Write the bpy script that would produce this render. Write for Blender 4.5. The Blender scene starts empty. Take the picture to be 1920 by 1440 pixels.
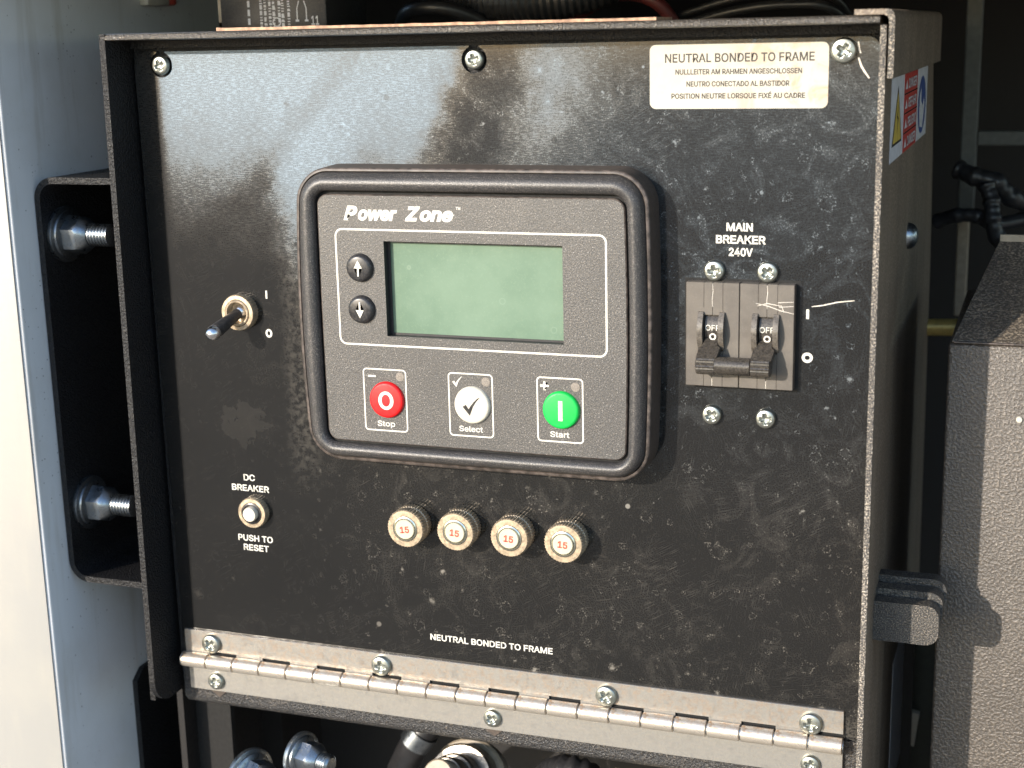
import bpy, bmesh, math, random
from mathutils import Vector, Matrix
random.seed(7)
S = 0.001                                   # every length below is in millimetres
sc = bpy.context.scene
# ---------------------------------------------------------------- camera
R = ((0.94212309, 0.02271137, 0.33449706), (0.05607474, 0.97297493, -0.2239987), (-0.33054457, 0.22979118, 0.91538861))
cd = bpy.data.cameras.new('camera'); cam = bpy.data.objects.new('camera', cd); sc.collection.objects.link(cam); sc.camera = cam
xr = Vector((R[0][0], R[0][2], -R[0][1])); dn = Vector((R[1][0], R[1][2], -R[1][1])); fw = Vector((R[2][0], R[2][2], -R[2][1]))
m = Matrix.Identity(4)
for i in range(3): m[i][0] = xr[i]; m[i][1] = -dn[i]; m[i][2] = -fw[i]
cam.matrix_world = Matrix.Translation(Vector((341.56, -517.25, 4.91)) * S) @ m.to_3x3().to_4x4()
cd.sensor_width = 36; cd.lens = 36 * 2805.9 / 1920; cd.clip_start = 0.01; cd.clip_end = 600
cd.dof.use_dof = True; cd.dof.focus_distance = 0.565; cd.dof.aperture_fstop = 14.5
# ---------------------------------------------------------------- sky, sun, exposure
SUN = Vector((0.6, 1.0, -0.36)).normalized()
EL = math.asin(-SUN.z); AZ = math.atan2(-SUN.x, -SUN.y)
w = bpy.data.worlds.new('World'); sc.world = w; w.use_nodes = True
nt = w.node_tree; bg = nt.nodes['Background']; sky = nt.nodes.new('ShaderNodeTexSky'); sky.sky_type = 'NISHITA'
sky.sun_disc = False; sky.sun_elevation = EL; sky.sun_rotation = AZ; sky.air_density = 1.0; sky.dust_density = .6; sky.ozone_density = 2.0
nt.links.new(sky.outputs[0], bg.inputs[0]); bg.inputs[1].default_value = 0.15
sl = bpy.data.lights.new('sun', 'SUN'); so = bpy.data.objects.new('sun', sl); sc.collection.objects.link(so)
sl.energy = 2.7; sl.angle = math.radians(0.6); sl.color = (1.0, 0.90, 0.78)
so.rotation_euler = SUN.to_track_quat('-Z', 'Y').to_euler()
sc.view_settings.view_transform = 'Standard'; sc.view_settings.look = 'None'; sc.view_settings.exposure = 1.3; sc.view_settings.gamma = 1
sc.render.engine = 'CYCLES'

# ---------------------------------------------------------------- node helpers
class N:
    def __init__(s, name):
        s.m = bpy.data.materials.new(name); s.m.use_nodes = True; s.t = s.m.node_tree
        s.b = s.t.nodes['Principled BSDF']
        tc = s.t.nodes.new('ShaderNodeTexCoord'); s.P = s.vm('MULTIPLY', tc.outputs['Object'], (1000, 1000, 1000))
        s.bump_h = None
    def new(s, k): return s.t.nodes.new(k)
    def ln(s, a, b):
        if isinstance(a, (int, float)): b.default_value = a
        elif isinstance(a, tuple): b.default_value = a if len(a) == len(b.default_value) else a + (1,)
        else: s.t.links.new(a, b)
    def vm(s, op, a, b):
        n = s.new('ShaderNodeVectorMath'); n.operation = op; s.ln(a, n.inputs[0]); s.ln(b, n.inputs[1]); return n.outputs[0]
    def ma(s, op, a, b=0, c=None, clamp=False):
        n = s.new('ShaderNodeMath'); n.operation = op; n.use_clamp = clamp; s.ln(a, n.inputs[0]); s.ln(b, n.inputs[1])
        if c is not None: s.ln(c, n.inputs[2])
        return n.outputs[0]
    def noise(s, scale, detail=2, rough=.5, vec=None, dist=0):
        n = s.new('ShaderNodeTexNoise'); s.ln(vec or s.P, n.inputs['Vector']); n.inputs['Scale'].default_value = scale
        n.inputs['Detail'].default_value = detail; n.inputs['Roughness'].default_value = rough; n.inputs['Distortion'].default_value = dist
        return n.outputs['Fac']
    def vor(s, scale, vec=None, feature='F1'):
        n = s.new('ShaderNodeTexVoronoi'); n.feature = feature; s.ln(vec or s.P, n.inputs['Vector']); n.inputs['Scale'].default_value = scale
        return n
    def rng(s, v, a, b, c=0, d=1, smooth=True):
        n = s.new('ShaderNodeMapRange'); n.interpolation_type = 'SMOOTHSTEP' if smooth else 'LINEAR'
        s.ln(v, n.inputs[0])
        for i, q in enumerate((a, b, c, d)): s.ln(q, n.inputs[i + 1])
        return n.outputs[0]
    def sep(s, v=None):
        n = s.new('ShaderNodeSeparateXYZ'); s.ln(v or s.P, n.inputs[0]); return n.outputs
    def mix(s, f, a, b):
        n = s.new('ShaderNodeMix'); n.data_type = 'RGBA'; s.ln(f, n.inputs[0]); s.ln(a, n.inputs[6]); s.ln(b, n.inputs[7]); return n.outputs[2]
    def rot(s, ang, sc3):                    # stretched coordinates in the X-Z plane
        n = s.new('ShaderNodeMapping'); n.vector_type = 'TEXTURE'; s.ln(s.P, n.inputs[0]); n.inputs['Rotation'].default_value = (0, ang, 0)
        n.inputs['Scale'].default_value = sc3; return n.outputs[0]
    def bump(s, h, strength, dist):
        n = s.new('ShaderNodeBump'); n.inputs['Strength'].default_value = strength; n.inputs['Distance'].default_value = dist * S
        s.ln(h, n.inputs['Height'])
        if s.bump_h is not None: s.ln(s.bump_h, n.inputs['Normal'])
        s.bump_h = n.outputs[0]; s.ln(n.outputs[0], s.b.inputs['Normal'])
    def out(s, col=None, rough=None, metal=None, spec=None, coat=None):
        if col is not None: s.ln(col, s.b.inputs['Base Color'])
        if rough is not None: s.ln(rough, s.b.inputs['Roughness'])
        if metal is not None: s.ln(metal, s.b.inputs['Metallic'])
        if spec is not None: s.ln(spec, s.b.inputs['Specular IOR Level'])
        if coat is not None: s.b.inputs['Coat Weight'].default_value = coat; s.b.inputs['Coat Roughness'].default_value = .06
        return s.m

def simple(name, col, rough=.5, metal=0, var=.15, vs=.3, bump=0, bs=2, dust=0, dustcol=(.33, .29, .24)):
    n = N(name); f = n.rng(n.noise(vs, 4, .6), .3, .7)
    c = n.mix(f, tuple(x * (1 - var) for x in col), tuple(min(1, x * (1 + var)) for x in col))
    if dust:
        d = n.rng(n.noise(1.2, 4, .65), .42, .72, 0, dust); c = n.mix(d, c, dustcol)
    if bump: n.bump(n.noise(bs, 2), .6, bump)
    return n.out(c, n.rng(n.noise(vs * 2, 3), .2, .8, max(.03, rough - .08), rough + .08), metal)

def powder(name, col=(.018, .018, .019), dust=.05, dustcol=(.34, .28, .22), rough=.42, scale=1.15, hgt=.35, streak=False, spec=.9):
    n = N(name)
    a = n.noise(scale, 2.5, .55); n.bump(n.rng(a, .3, .75), .9, hgt)
    d = n.ma('MULTIPLY', n.rng(a, .42, .7), n.rng(n.noise(.06, 3), .3, .7, .4, 1))
    if streak:
        st = n.noise(1, 4, .6, vec=n.vm('MULTIPLY', n.P, (.25, .06, .012)))
        d = n.ma('ADD', n.ma('MULTIPLY', d, .7), n.rng(st, .35, .7, .1, .4))
    c = n.mix(n.ma('MULTIPLY', d, dust, clamp=True), col, dustcol)
    fl = n.vor(.09).outputs['Distance']; c = n.mix(n.rng(fl, .03, .05, .55, 0), c, (.3, .27, .23)) if dust > .1 else c
    return n.out(c, n.rng(a, .3, .7, rough + .12, rough - .05), 0, spec)

def panel_material():
    n = N('gloss black panel with dust and painted sheen'); X, Y, Z = n.sep()
    fine = n.rng(n.noise(1.5, 4, .75), .47, .72)
    grain = n.rng(n.noise(1, 3, .6, vec=n.vm('MULTIPLY', n.P, (.4, 1, 2.4))), .45, .66)
    big = n.rng(n.noise(.02, 3, .55, dist=.6), .34, .68)
    mid = n.rng(n.noise(.055, 6, .72, dist=2.2), .47, .68)
    # dust film: thicker towards the top, thinner towards the left
    side = n.rng(X, 50, 130, .22, 1)
    up = n.rng(Z, -250, -60, .45, 1)
    film = n.ma('MULTIPLY', n.ma('MULTIPLY', side, up), n.ma('ADD', n.ma('MULTIPLY', big, .55), .45))
    dust = n.ma('MULTIPLY', film, n.ma('ADD', n.ma('MULTIPLY', fine, n.ma('ADD', .07, n.ma('MULTIPLY', mid, .22))), n.ma('ADD', .012, n.ma('MULTIPLY', mid, .05))))
    # sky reflection painted as pale colour at the top, with beads left in it
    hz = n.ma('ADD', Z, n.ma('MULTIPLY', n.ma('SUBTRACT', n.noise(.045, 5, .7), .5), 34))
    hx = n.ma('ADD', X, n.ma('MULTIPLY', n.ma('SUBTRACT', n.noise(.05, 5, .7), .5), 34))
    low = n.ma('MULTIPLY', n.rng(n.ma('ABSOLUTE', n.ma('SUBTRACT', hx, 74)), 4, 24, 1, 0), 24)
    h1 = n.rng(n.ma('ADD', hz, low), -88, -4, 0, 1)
    band = n.rng(n.ma('ABSOLUTE', n.ma('SUBTRACT', n.ma('SUBTRACT', hx, n.ma('MULTIPLY', Z, .31)), 152)), 4, 26, .15, 1)  # dark diagonal reflection painted as a gap in the sheen
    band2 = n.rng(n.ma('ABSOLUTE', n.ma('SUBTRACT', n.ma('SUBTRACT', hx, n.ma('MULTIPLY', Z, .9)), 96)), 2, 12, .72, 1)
    h2 = n.ma('MULTIPLY', n.ma('MULTIPLY', n.rng(hx, 130, 215, 1, .18), n.rng(X, 8, 14, .10, 1)), n.ma('MULTIPLY', band, band2))  # sheen stops at the left where the rim's shade lies
    sheen = n.ma('MULTIPLY', h1, h2)
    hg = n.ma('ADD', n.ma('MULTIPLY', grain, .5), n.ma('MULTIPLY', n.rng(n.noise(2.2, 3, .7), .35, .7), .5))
    thin = n.rng(sheen, 0, .8, 0, 1); sheen = n.ma('MULTIPLY', sheen, n.rng(X, 20, 150, .78, .68))
    hd = n.ma('MULTIPLY', sheen, n.ma('ADD', n.ma('MULTIPLY', hg, .80), n.ma('MULTIPLY', thin, .30)))
    bead = n.vor(.11, vec=n.vm('ADD', n.P, (3.7, 0, 1.9)))
    br = n.rng(bead.outputs['Distance'], .10, .16, 1, 0)
    br = n.ma('MULTIPLY', br, n.rng(n.noise(.05, 1), .5, .6))
    hd = n.ma('MULTIPLY', hd, n.ma('SUBTRACT', 1, n.ma('MULTIPLY', br, .45)))
    dust = n.ma('ADD', dust, hd)  # painted reflection joins the real dust in one mask
    # dried rain spots: rings and filled dots of several sizes
    for scl, lo, th, amt, off in ((.085, .16, .045, .42, 0), (.16, .2, .06, .4, 31), (.30, .2, .09, .3, 77)):
        wob = n.vm('ADD', n.P, (off, 0, off * 1.3))
        wn = n.new('ShaderNodeTexNoise'); n.ln(wob, wn.inputs['Vector']); wn.inputs['Scale'].default_value = .5
        wv = n.vm('ADD', wob, n.vm('MULTIPLY', n.vm('SUBTRACT', wn.outputs['Color'], (.5, .5, .5)), (3.2, 0, 3.2)))
        v = n.vor(scl, vec=wv); dd = v.outputs['Distance']; cr = n.sep(v.outputs['Color'])
        rad = n.ma('ADD', n.ma('MULTIPLY', cr[0], .16), lo * .5)
        ring = n.rng(n.ma('ABSOLUTE', n.ma('SUBTRACT', dd, rad)), 0, th, 1, 0)
        fill = n.ma('MULTIPLY', n.rng(dd, 0, rad, 1, 0), n.rng(cr[2], .82, .86))
        keep = n.rng(cr[1], .62, .72)
        sp = n.ma('MULTIPLY', n.ma('MAXIMUM', n.ma('MULTIPLY', ring, fine), fill), keep)
        dust = n.ma('ADD', dust, n.ma('MULTIPLY', n.ma('MULTIPLY', sp, amt), n.rng(X, 50, 110, .12, 1)))
    # pale grit dots
    g = n.vor(.075, vec=n.vm('ADD', n.P, (11, 0, 5))); gc = n.sep(g.outputs['Color'])
    clump = n.rng(n.noise(.018, 3, .6), .42, .6)
    gd = n.ma('MULTIPLY', clump, n.rng(g.outputs['Distance'], n.ma('MULTIPLY', gc[0], .07), n.ma('ADD', n.ma('MULTIPLY', gc[0], .07), .03), 1, 0), n.rng(gc[1], .55, .6))
    dust = n.ma('ADD', dust, n.ma('MULTIPLY', gd, n.rng(X, 60, 120, .02, .34)))
    # wiping scratches in several directions
    for a, rg, k in ((1.05, (.06, .14), .13), (-.45, (.60, .64), .08), (.2, (.62, .66), .09), (1.35, (.62, .66), .1)):
        st = n.noise(1, 2, .5, vec=n.rot(a, (.22, 1, 9.0)))
        patch = n.rng(n.noise(.028, 2, .5, vec=n.vm('ADD', n.P, (a * 90, 0, 40))), .52, .66)
        dust = n.ma('ADD', dust, n.ma('MULTIPLY', n.ma('MULTIPLY', n.rng(st, .60, .70), patch), n.ma('MULTIPLY', k * .8, side)))
    # smear beside the module and scuff under the toggle
    sm = n.ma('MULTIPLY', n.rng(n.ma('ABSOLUTE', n.ma('SUBTRACT', X, 66)), 2, 10, 1, 0), n.rng(n.noise(.35, 4, .7), .4, .65))
    sm = n.ma('MULTIPLY', sm, n.rng(n.ma('ABSOLUTE', n.ma('ADD', Z, 108)), 40, 75, 1, 0))
    dust = n.ma('ADD', dust, n.ma('MULTIPLY', sm, .09))
    ed = n.ma('MULTIPLY', n.rng(Z, -247, -240, 1, 0), n.rng(n.noise(.8, 4, .7), .4, .6)); dust = n.ma('ADD', dust, n.ma('MULTIPLY', ed, .1))
    sx = n.ma('ADD', n.ma('ABSOLUTE', n.ma('SUBTRACT', X, 38)), n.ma('MULTIPLY', n.ma('ABSOLUTE', n.ma('ADD', Z, 148)), 1.3))
    sx = n.ma('ADD', sx, n.ma('MULTIPLY', n.ma('SUBTRACT', n.noise(.18, 4, .6), .5), 42))
    scuff = n.rng(sx, 12, 13.5, 1, 0); dust = n.ma('ADD', dust, n.ma('MULTIPLY', scuff, .017))
    dust = n.ma('MINIMUM', dust, .9)
    warm = n.rng(sheen, 0, .5)
    dc = n.mix(n.ma('MAXIMUM', n.ma('MULTIPLY', warm, 1), n.ma('MULTIPLY', n.rng(Z, -190, -90, 0, .8), n.rng(X, 90, 190))), (.44, .40, .34), (.30, .40, .49))  # the painted reflection is tinted sky blue
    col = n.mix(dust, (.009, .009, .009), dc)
    n.bump(n.noise(.012, 1), .25, 2.0)
    n.bump(grain, .05, .02)
    return n.out(col, n.rng(dust, .01, .35, .09, .55), 0, .5)

def steel(name, col=(.60, .56, .50), rough=.36, rust=0, brushed=True, metal=1, grime=.35):
    n = N(name)
    a = n.noise(1, 4, .65, vec=n.vm('MULTIPLY', n.P, (.12, 2.5, 2.5)) if brushed else None)
    b = n.noise(.35, 5, .7, dist=.6)
    c = n.mix(n.rng(b, .4, .68, 0, grime), col, tuple(x * .55 for x in col))
    c = n.mix(n.rng(a, .35, .7, 0, .25), c, tuple(x * .7 for x in col))
    if rust:
        z = n.sep()[2]; r = n.ma('MULTIPLY', n.rng(n.noise(.5, 5, .75), .42, .66), n.rng(z, rust[0], rust[1], 0, rust[2]))
        c = n.mix(r, c, (.42, .24, .11))
    n.bump(a, .15, .03)
    return n.out(c, n.rng(b, .3, .7, rough - .1, rough + .12), metal)

M = {}
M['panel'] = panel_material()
M['powder'] = powder('black textured powder coat')
M['powder_clean'] = powder('fine black powder coat', col=(.008, .008, .009), dust=.02, spec=.4)
M['powder_side'] = powder('side of box with dust and painted bounce light', col=(.085, .058, .038), dust=.5, dustcol=(.42, .33, .23), rough=.5, streak=True, hgt=.12)  # dust, plus warm bounce light put into the brown base colour
M['edge'] = powder('coarse cut edge coat with painted sparkle', col=(.05, .045, .04), dust=1.3, dustcol=(.6, .52, .42), scale=1.6, hgt=.5, rough=.32)  # base made paler to paint in the sparkle of the sunlit edge
M['rail'] = powder('wrinkle coat on bottom rail', dust=.25, scale=1.3, hgt=.55, rough=.33)
M['hammer'] = powder('coarse coat on cabinet', col=(.050, .041, .033), dust=.36, dustcol=(.30, .25, .2), scale=.95, hgt=.26, rough=.45)
M['hood'] = powder('cabinet top coat', col=(.06, .05, .04), dust=.9, dustcol=(.35, .29, .22), scale=1.0, hgt=.3, rough=.45)
M['rim'] = powder('folded top edge coat with painted highlight', col=(.05, .045, .04), dust=.35, dustcol=(.45, .38, .3), scale=1.3, hgt=.45, rough=.3)  # lighter colour paints in the highlight along the fold
def module_mat(name, base, amt, sp):
    n = N(name); a = n.noise(1.9, 2, .6); n.bump(a, .55, .16)
    spk = n.rng(n.noise(2.1, 3, .75), .48, .66); b = n.rng(n.noise(.05, 3), .3, .7, .55, 1)
    c = n.mix(n.ma('MULTIPLY', n.ma('MULTIPLY', spk, b), amt), base, (.40, .36, .32))
    tiny = n.vor(.9).outputs['Distance']; c = n.mix(n.rng(tiny, .08, .16, sp, 0), c, (.6, .56, .52))
    return n.out(c, n.rng(a, .3, .7, .52, .32), 0, .6)
M['face'] = module_mat('speckled grey faceplate', (.054, .053, .052), .42, .5)
M['bezel'] = module_mat('speckled dark bezel', (.030, .029, .030), .30, .2)
M['rubber'] = simple('brown dusty gasket', (.055, .042, .034), .7, dust=.25, dustcol=(.22, .16, .12))
M['lip'] = simple('worn bezel lip', (.075, .06, .052), .5, var=.6, vs=.35, dust=.3, dustcol=(.04, .035, .03))
M['black'] = simple('satin black plastic', (.02, .02, .022), .35, dust=.1)
M['void'] = simple('deep black gap', (.006, .006, .006), .8)
M['bezelwall'] = simple('black window frame', (.018, .018, .02), .5)
def lcd():
    n = N('green display glass'); X, Y, Z = n.sep()
    a = n.rng(n.noise(.05, 3, .6), .3, .7); b = n.rng(n.noise(1.2, 5, .8), .5, .75)
    v = n.vor(.16); ring = n.rng(n.ma('ABSOLUTE', n.ma('SUBTRACT', v.outputs['Distance'], .18)), 0, .05, 1, 0)
    c = n.mix(a, (.110, .178, .125), (.148, .222, .160)); c = n.mix(n.ma('MULTIPLY', b, .3), c, (.25, .34, .25))
    c = n.mix(n.ma('MULTIPLY', n.ma('MULTIPLY', ring, n.rng(n.sep(v.outputs['Color'])[0], .8, .85)), .10), c, (.5, .6, .5))
    return n.out(c, .3, 0, .4, .3)
M['lcd'] = lcd()
M['print'] = simple('white print', (.62, .60, .54), .5, var=.05, vs=1.5)
M['red'] = simple('red button plastic', (.62, .004, .006), .5, var=.06)
M['green'] = simple('green button plastic', (.0, .42, .06), .5, var=.06)
M['cream'] = simple('pale cream plastic', (.56, .53, .45), .45, var=.06, vs=.8, dust=.08, dustcol=(.3, .25, .2))
M['led'] = simple('dull indicator lens', (.20, .175, .15), .5, var=.3, vs=2)
M['redprint'] = simple('red print', (.55, .08, .05), .5)
M['greyprint'] = simple('grey print', (.045, .038, .034), .6)
M['window'] = simple('pale fuse window', (.48, .45, .34), .5, var=.06)
def sticker():
    n = N('stained pale sticker'); X, Y, Z = n.sep()
    st = n.ma('MULTIPLY', n.rng(n.noise(.10, 5, .65, dist=.8), .45, .68), n.rng(X, 222, 262, .2, 1))
    c = n.mix(n.ma('MULTIPLY', st, .8), (.47, .45, .38), (.38, .27, .17))
    v = n.vor(.12); c = n.mix(n.rng(v.outputs['Distance'], .05, .08, .5, 0), c, (.45, .33, .22))
    return n.out(c, .5)
M['sticker'] = sticker()
M['zinc'] = steel('zinc screw', (.44, .46, .42), .38, brushed=False, grime=.9)
M['zincdark'] = steel('zinc bolt', (.36, .40, .44), .34, brushed=False, grime=.9)
M['hinge'] = steel('hinge leaf', (.43, .415, .385), .42, metal=.75, rust=(-253, -248.5, .3), grime=.75)
M['knuckle'] = steel('hinge knuckle', (.66, .60, .52), .36, metal=.7, rust=(-254.5, -251.8, .8), grime=.6)
M['nickel'] = simple('tarnished nickel knob', (.46, .37, .26), .42, .5, var=.3, vs=.5, dust=.25, dustcol=(.4, .3, .2))
M['ring'] = steel('bright inner ring', (.66, .66, .58), .28, brushed=False)
M['chrome'] = steel('polished tip', (.75, .75, .76), .2, brushed=False, grime=.15)
def brk():
    n = N('grey breaker casing'); a = n.noise(2.2, 3, .6); n.bump(a, .3, .08)
    c = n.mix(n.rng(n.noise(.12, 4, .6), .3, .7), (.085, .075, .065), (.12, .106, .09)); c = n.mix(n.rng(a, .55, .75, 0, .25), c, (.26, .23, .2))
    return n.out(c, .6)
M['breaker'] = brk()
M['rocker'] = simple('dark breaker handle', (.035, .031, .027), .30, var=.3, vs=.8, dust=.25, dustcol=(.2, .17, .13))
M['cheek'] = simple('worn cheek plastic', (.10, .088, .074), .3, var=.3, vs=.8)
M['scratch'] = simple('scratch into paint', (.6, .56, .5), .6)
def whitepaint(name, col, dirt):
    n = N(name); X, Y, Z = n.sep()
    a = n.rng(n.noise(.02, 5, .65), .42, .7)
    v = n.vor(.16); vc = n.sep(v.outputs['Color']); fl = n.ma('MULTIPLY', n.rng(v.outputs['Distance'], n.ma('MULTIPLY', vc[0], .10), n.ma('ADD', n.ma('MULTIPLY', vc[0], .10), .05), 1, 0), n.rng(vc[1], .5, .55))
    v2 = n.vor(.5); vd = n.sep(v2.outputs['Color']); fl2 = n.ma('MULTIPLY', n.rng(v2.outputs['Distance'], .12, .2, 1, 0), n.ma('MULTIPLY', n.rng(vd[1], .72, .75), n.rng(n.noise(.03, 2), .45, .6)))
    run = n.rng(n.noise(1, 4, .6, vec=n.vm('MULTIPLY', n.P, (.05, .09, .008))), .52, .72, 0, dirt)
    c = n.mix(n.ma('ADD', n.ma('MULTIPLY', a, dirt * .6), run), col, (.40, .37, .31)); c = n.mix(n.ma('MULTIPLY', n.ma('MAXIMUM', fl, fl2), .75), c, (.08, .07, .06))
    n.bump(n.noise(.5, 3), .3, .15)
    return n.out(c, .4)
M['white'] = whitepaint('off white machine paint', (.68, .69, .70), .35)
M['white_dimmed'] = whitepaint('machine paint darkened against the sun', (.30, .293, .275), .35)  # post paint in a darker copy, so the sunlit front stays below white
M['dark'] = simple('black steel in the bay', (.008, .007, .007), .6)
M['foam'] = simple('black sound foam', (.03, .026, .022), .9)
M['labelwhite'] = simple('label white', (.55, .56, .60), .5, var=.12, vs=.3)
M['labelred'] = simple('label red', (.42, .035, .025), .5, var=.1)
M['labelyellow'] = simple('label yellow', (.50, .37, .06), .5)
M['labelblue'] = simple('label blue', (.03, .07, .25), .5)
M['copper'] = simple('rusty strip', (.42, .25, .16), .6, var=.4, vs=.4, bump=.2)
M['ground'] = simple('sandy yard', (.27, .22, .165), .9, var=.25, vs=.002)
M['redwire'] = simple('red cable', (.09, .014, .014), .5)
M['hose'] = simple('black hose', (.02, .02, .022), .38)
M['brass'] = simple('yellow passivated pipe', (.55, .42, .14), .35, .4)
M['greygreen'] = simple('grey frame paint', (.09, .095, .088), .6)
M['darkgreen'] = simple('dark green panel', (.03, .035, .028), .6)
M['tan'] = simple('tan fitting', (.32, .27, .20), .5)
M['latchface'] = powder('dusty latch', col=(.012, .012, .012), dust=.4, dustcol=(.5, .42, .32), scale=1.8, hgt=.25, rough=.45)
M['fitting'] = steel('worn fitting', (.42, .38, .32), .38, brushed=False, grime=.5)

# ---------------------------------------------------------------- object helpers
def mk(name, bm, mat, parent=None, smooth=None, base=None, **props):
    me = bpy.data.meshes.new(name); bmesh.ops.recalc_face_normals(bm, faces=bm.faces) if props.pop('recalc', True) else None
    bm.to_mesh(me); bm.free(); me.transform(Matrix.Scale(S, 4))
    me.materials.append(M[mat]); o = bpy.data.objects.new(name, me); sc.collection.objects.link(o)
    if smooth is not None:
        for p in me.polygons: p.use_smooth = True
        if smooth < 170: me.set_sharp_from_angle(angle=math.radians(smooth))
    if parent is not None:
        o.parent = parent
        if parent.type == 'EMPTY': o.location = -parent.location
    for k, v in props.items(): o[k] = v
    return o
def thing(name, loc, label, cat, **kw):
    o = bpy.data.objects.new(name, None); o.empty_display_size = .02; sc.collection.objects.link(o)
    o.location = Vector(loc) * S; o['label'] = label; o['category'] = cat
    for k, v in kw.items(): o[k] = v
    return o
def copyo(o, loc, parent=None, keep=True):            # a copy that shares the mesh, with its children
    c = o.copy(); sc.collection.objects.link(c); c.location = Vector(loc) * S + (-parent.location if parent is not None and parent.type == 'EMPTY' else Vector())
    c.parent = parent if parent is not None else o.parent
    for ch in [q for q in o.children]:
        d = ch.copy(); sc.collection.objects.link(d); d.parent = c; d.location = ch.location
    return c
def BM(): return bmesh.new()
def box(bm, x0, x1, y0, y1, z0, z1, bev=0, seg=2):
    r = bmesh.ops.create_cube(bm, size=1, matrix=Matrix.Translation(((x0 + x1) / 2, (y0 + y1) / 2, (z0 + z1) / 2)) @ Matrix.Diagonal((abs(x1 - x0), abs(y1 - y0), abs(z1 - z0), 1)))
    if bev:
        es = set(e for v in r['verts'] for e in v.link_edges)
        bmesh.ops.bevel(bm, geom=list(es), offset=bev, segments=seg, profile=.5, affect='EDGES')
    return bm
def loft(bm, loops, cap0=True, cap1=True, close=False):
    L = [[bm.verts.new(p) for p in lp] for lp in loops]; n = len(L[0])
    rng = range(len(L)) if close else range(len(L) - 1)
    for i in rng:
        a, b = L[i], L[(i + 1) % len(L)]
        for k in range(n): bm.faces.new((a[k], a[(k + 1) % n], b[(k + 1) % n], b[k]))
    if cap0 and not close: bm.faces.new(L[0][::-1])
    if cap1 and not close: bm.faces.new(L[-1])
    return L
def rr(x0, x1, z0, z1, r, y, seg=7, bl=0, br=0, bt=0, bb=0, taper=0, side=6):
    """rounded rectangle in the X-Z plane with optional bulging sides; z0 bottom, z1 top"""
    pts = []; xm, zm = (x0 + x1) / 2, (z0 + z1) / 2; hx, hz = (x1 - x0) / 2, (z1 - z0) / 2
    cs = [(x1 - r, z1 - r, 0), (x0 + r, z1 - r, 90), (x0 + r, z0 + r, 180), (x1 - r, z0 + r, 270)]
    raw = []
    for i, (cx, cz, a0) in enumerate(cs):
        for k in range(seg + 1):
            a = math.radians(a0 + 90 * k / seg); raw.append((cx + r * math.cos(a), cz + r * math.sin(a)))
        nx = cs[(i + 1) % 4]; a = math.radians(a0 + 90)
        p = (cx + r * math.cos(a), cz + r * math.sin(a)); q = (nx[0] + r * math.cos(a), nx[1] + r * math.sin(a))
        for k in range(1, side): raw.append((p[0] + (q[0] - p[0]) * k / side, p[1] + (q[1] - p[1]) * k / side))
    for x, z in raw:
        u, v = (x - xm) / hx, (z - zm) / hz
        ox = (bl if u < 0 else br) * (1 - v * v) * u; oz = (bb if v < 0 else bt) * (1 - u * u) * v
        pts.append(Vector((x + ox, y, z + oz)))
    return pts
def circ(cx, cz, r, y, n=32, gear=0): return [Vector((cx + (r - (gear if k % 2 else 0)) * math.cos(2 * math.pi * k / n), y, cz + (r - (gear if k % 2 else 0)) * math.sin(2 * math.pi * k / n))) for k in range(n)]
def lathe_y(bm, prof, n=32, cx=0, cz=0):               # profile of (radius, y), closed at the axis when radius is 0
    loops = [circ(cx, cz, max(r, 1e-3), y, n) for r, y in prof]; return loft(bm, loops)
def tube(bm, pts, r, n=10, caps=True, rfun=None):
    pts = [Vector(p) for p in pts]; loops = []; up = Vector((0, 0, 1)); prev = None
    for i, p in enumerate(pts):
        t = (pts[min(i + 1, len(pts) - 1)] - pts[max(i - 1, 0)]).normalized()
        if prev is None: a = t.cross(up if abs(t.z) < .9 else Vector((1, 0, 0))).normalized()
        else: a = (prev - t * prev.dot(t)).normalized()
        prev = a; b = t.cross(a); rad = rfun(i) if rfun else r
        loops.append([p + (a * math.cos(2 * math.pi * k / n) + b * math.sin(2 * math.pi * k / n)) * rad for k in range(n)])
    return loft(bm, loops, caps, caps)
def spline(pts, n=40):
    P = [Vector(p) for p in pts]; P = [P[0] * 2 - P[1]] + P + [P[-1] * 2 - P[-2]]; out = []
    for k in range(n + 1):
        t = k / n * (len(P) - 3); i = min(int(t), len(P) - 4); u = t - i; a, b, c, d = P[i:i + 4]
        out.append(.5 * ((2 * b) + (c - a) * u + (2 * a - 5 * b + 4 * c - d) * u * u + (3 * b - a - 3 * c + d) * u ** 3))
    return out
def flat(bm, pts2, y, th=.05):                          # thin printed shape in the X-Z plane, facing -Y
    f = [bm.verts.new((x, y, z)) for x, z in pts2]; b = [bm.verts.new((x, y + th, z)) for x, z in pts2]
    F = bm.faces.new(f); n = len(f)
    for k in range(n): bm.faces.new((f[k], b[k], b[(k + 1) % n], f[(k + 1) % n]))
    bmesh.ops.triangulate(bm, faces=[F]); return bm
def ring2(bm, outer, inner):                            # flat frame between two matching loops
    a = [bm.verts.new(p) for p in outer]; b = [bm.verts.new(p) for p in inner]; n = len(a)
    for k in range(n): bm.faces.new((a[k], a[(k + 1) % n], b[(k + 1) % n], b[k]))
try: FONT = bpy.data.fonts.load(bpy.utils.resource_path('LOCAL') + '/datafiles/fonts/Inter.woff2')   # Blender's own interface font
except Exception: FONT = None
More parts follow.
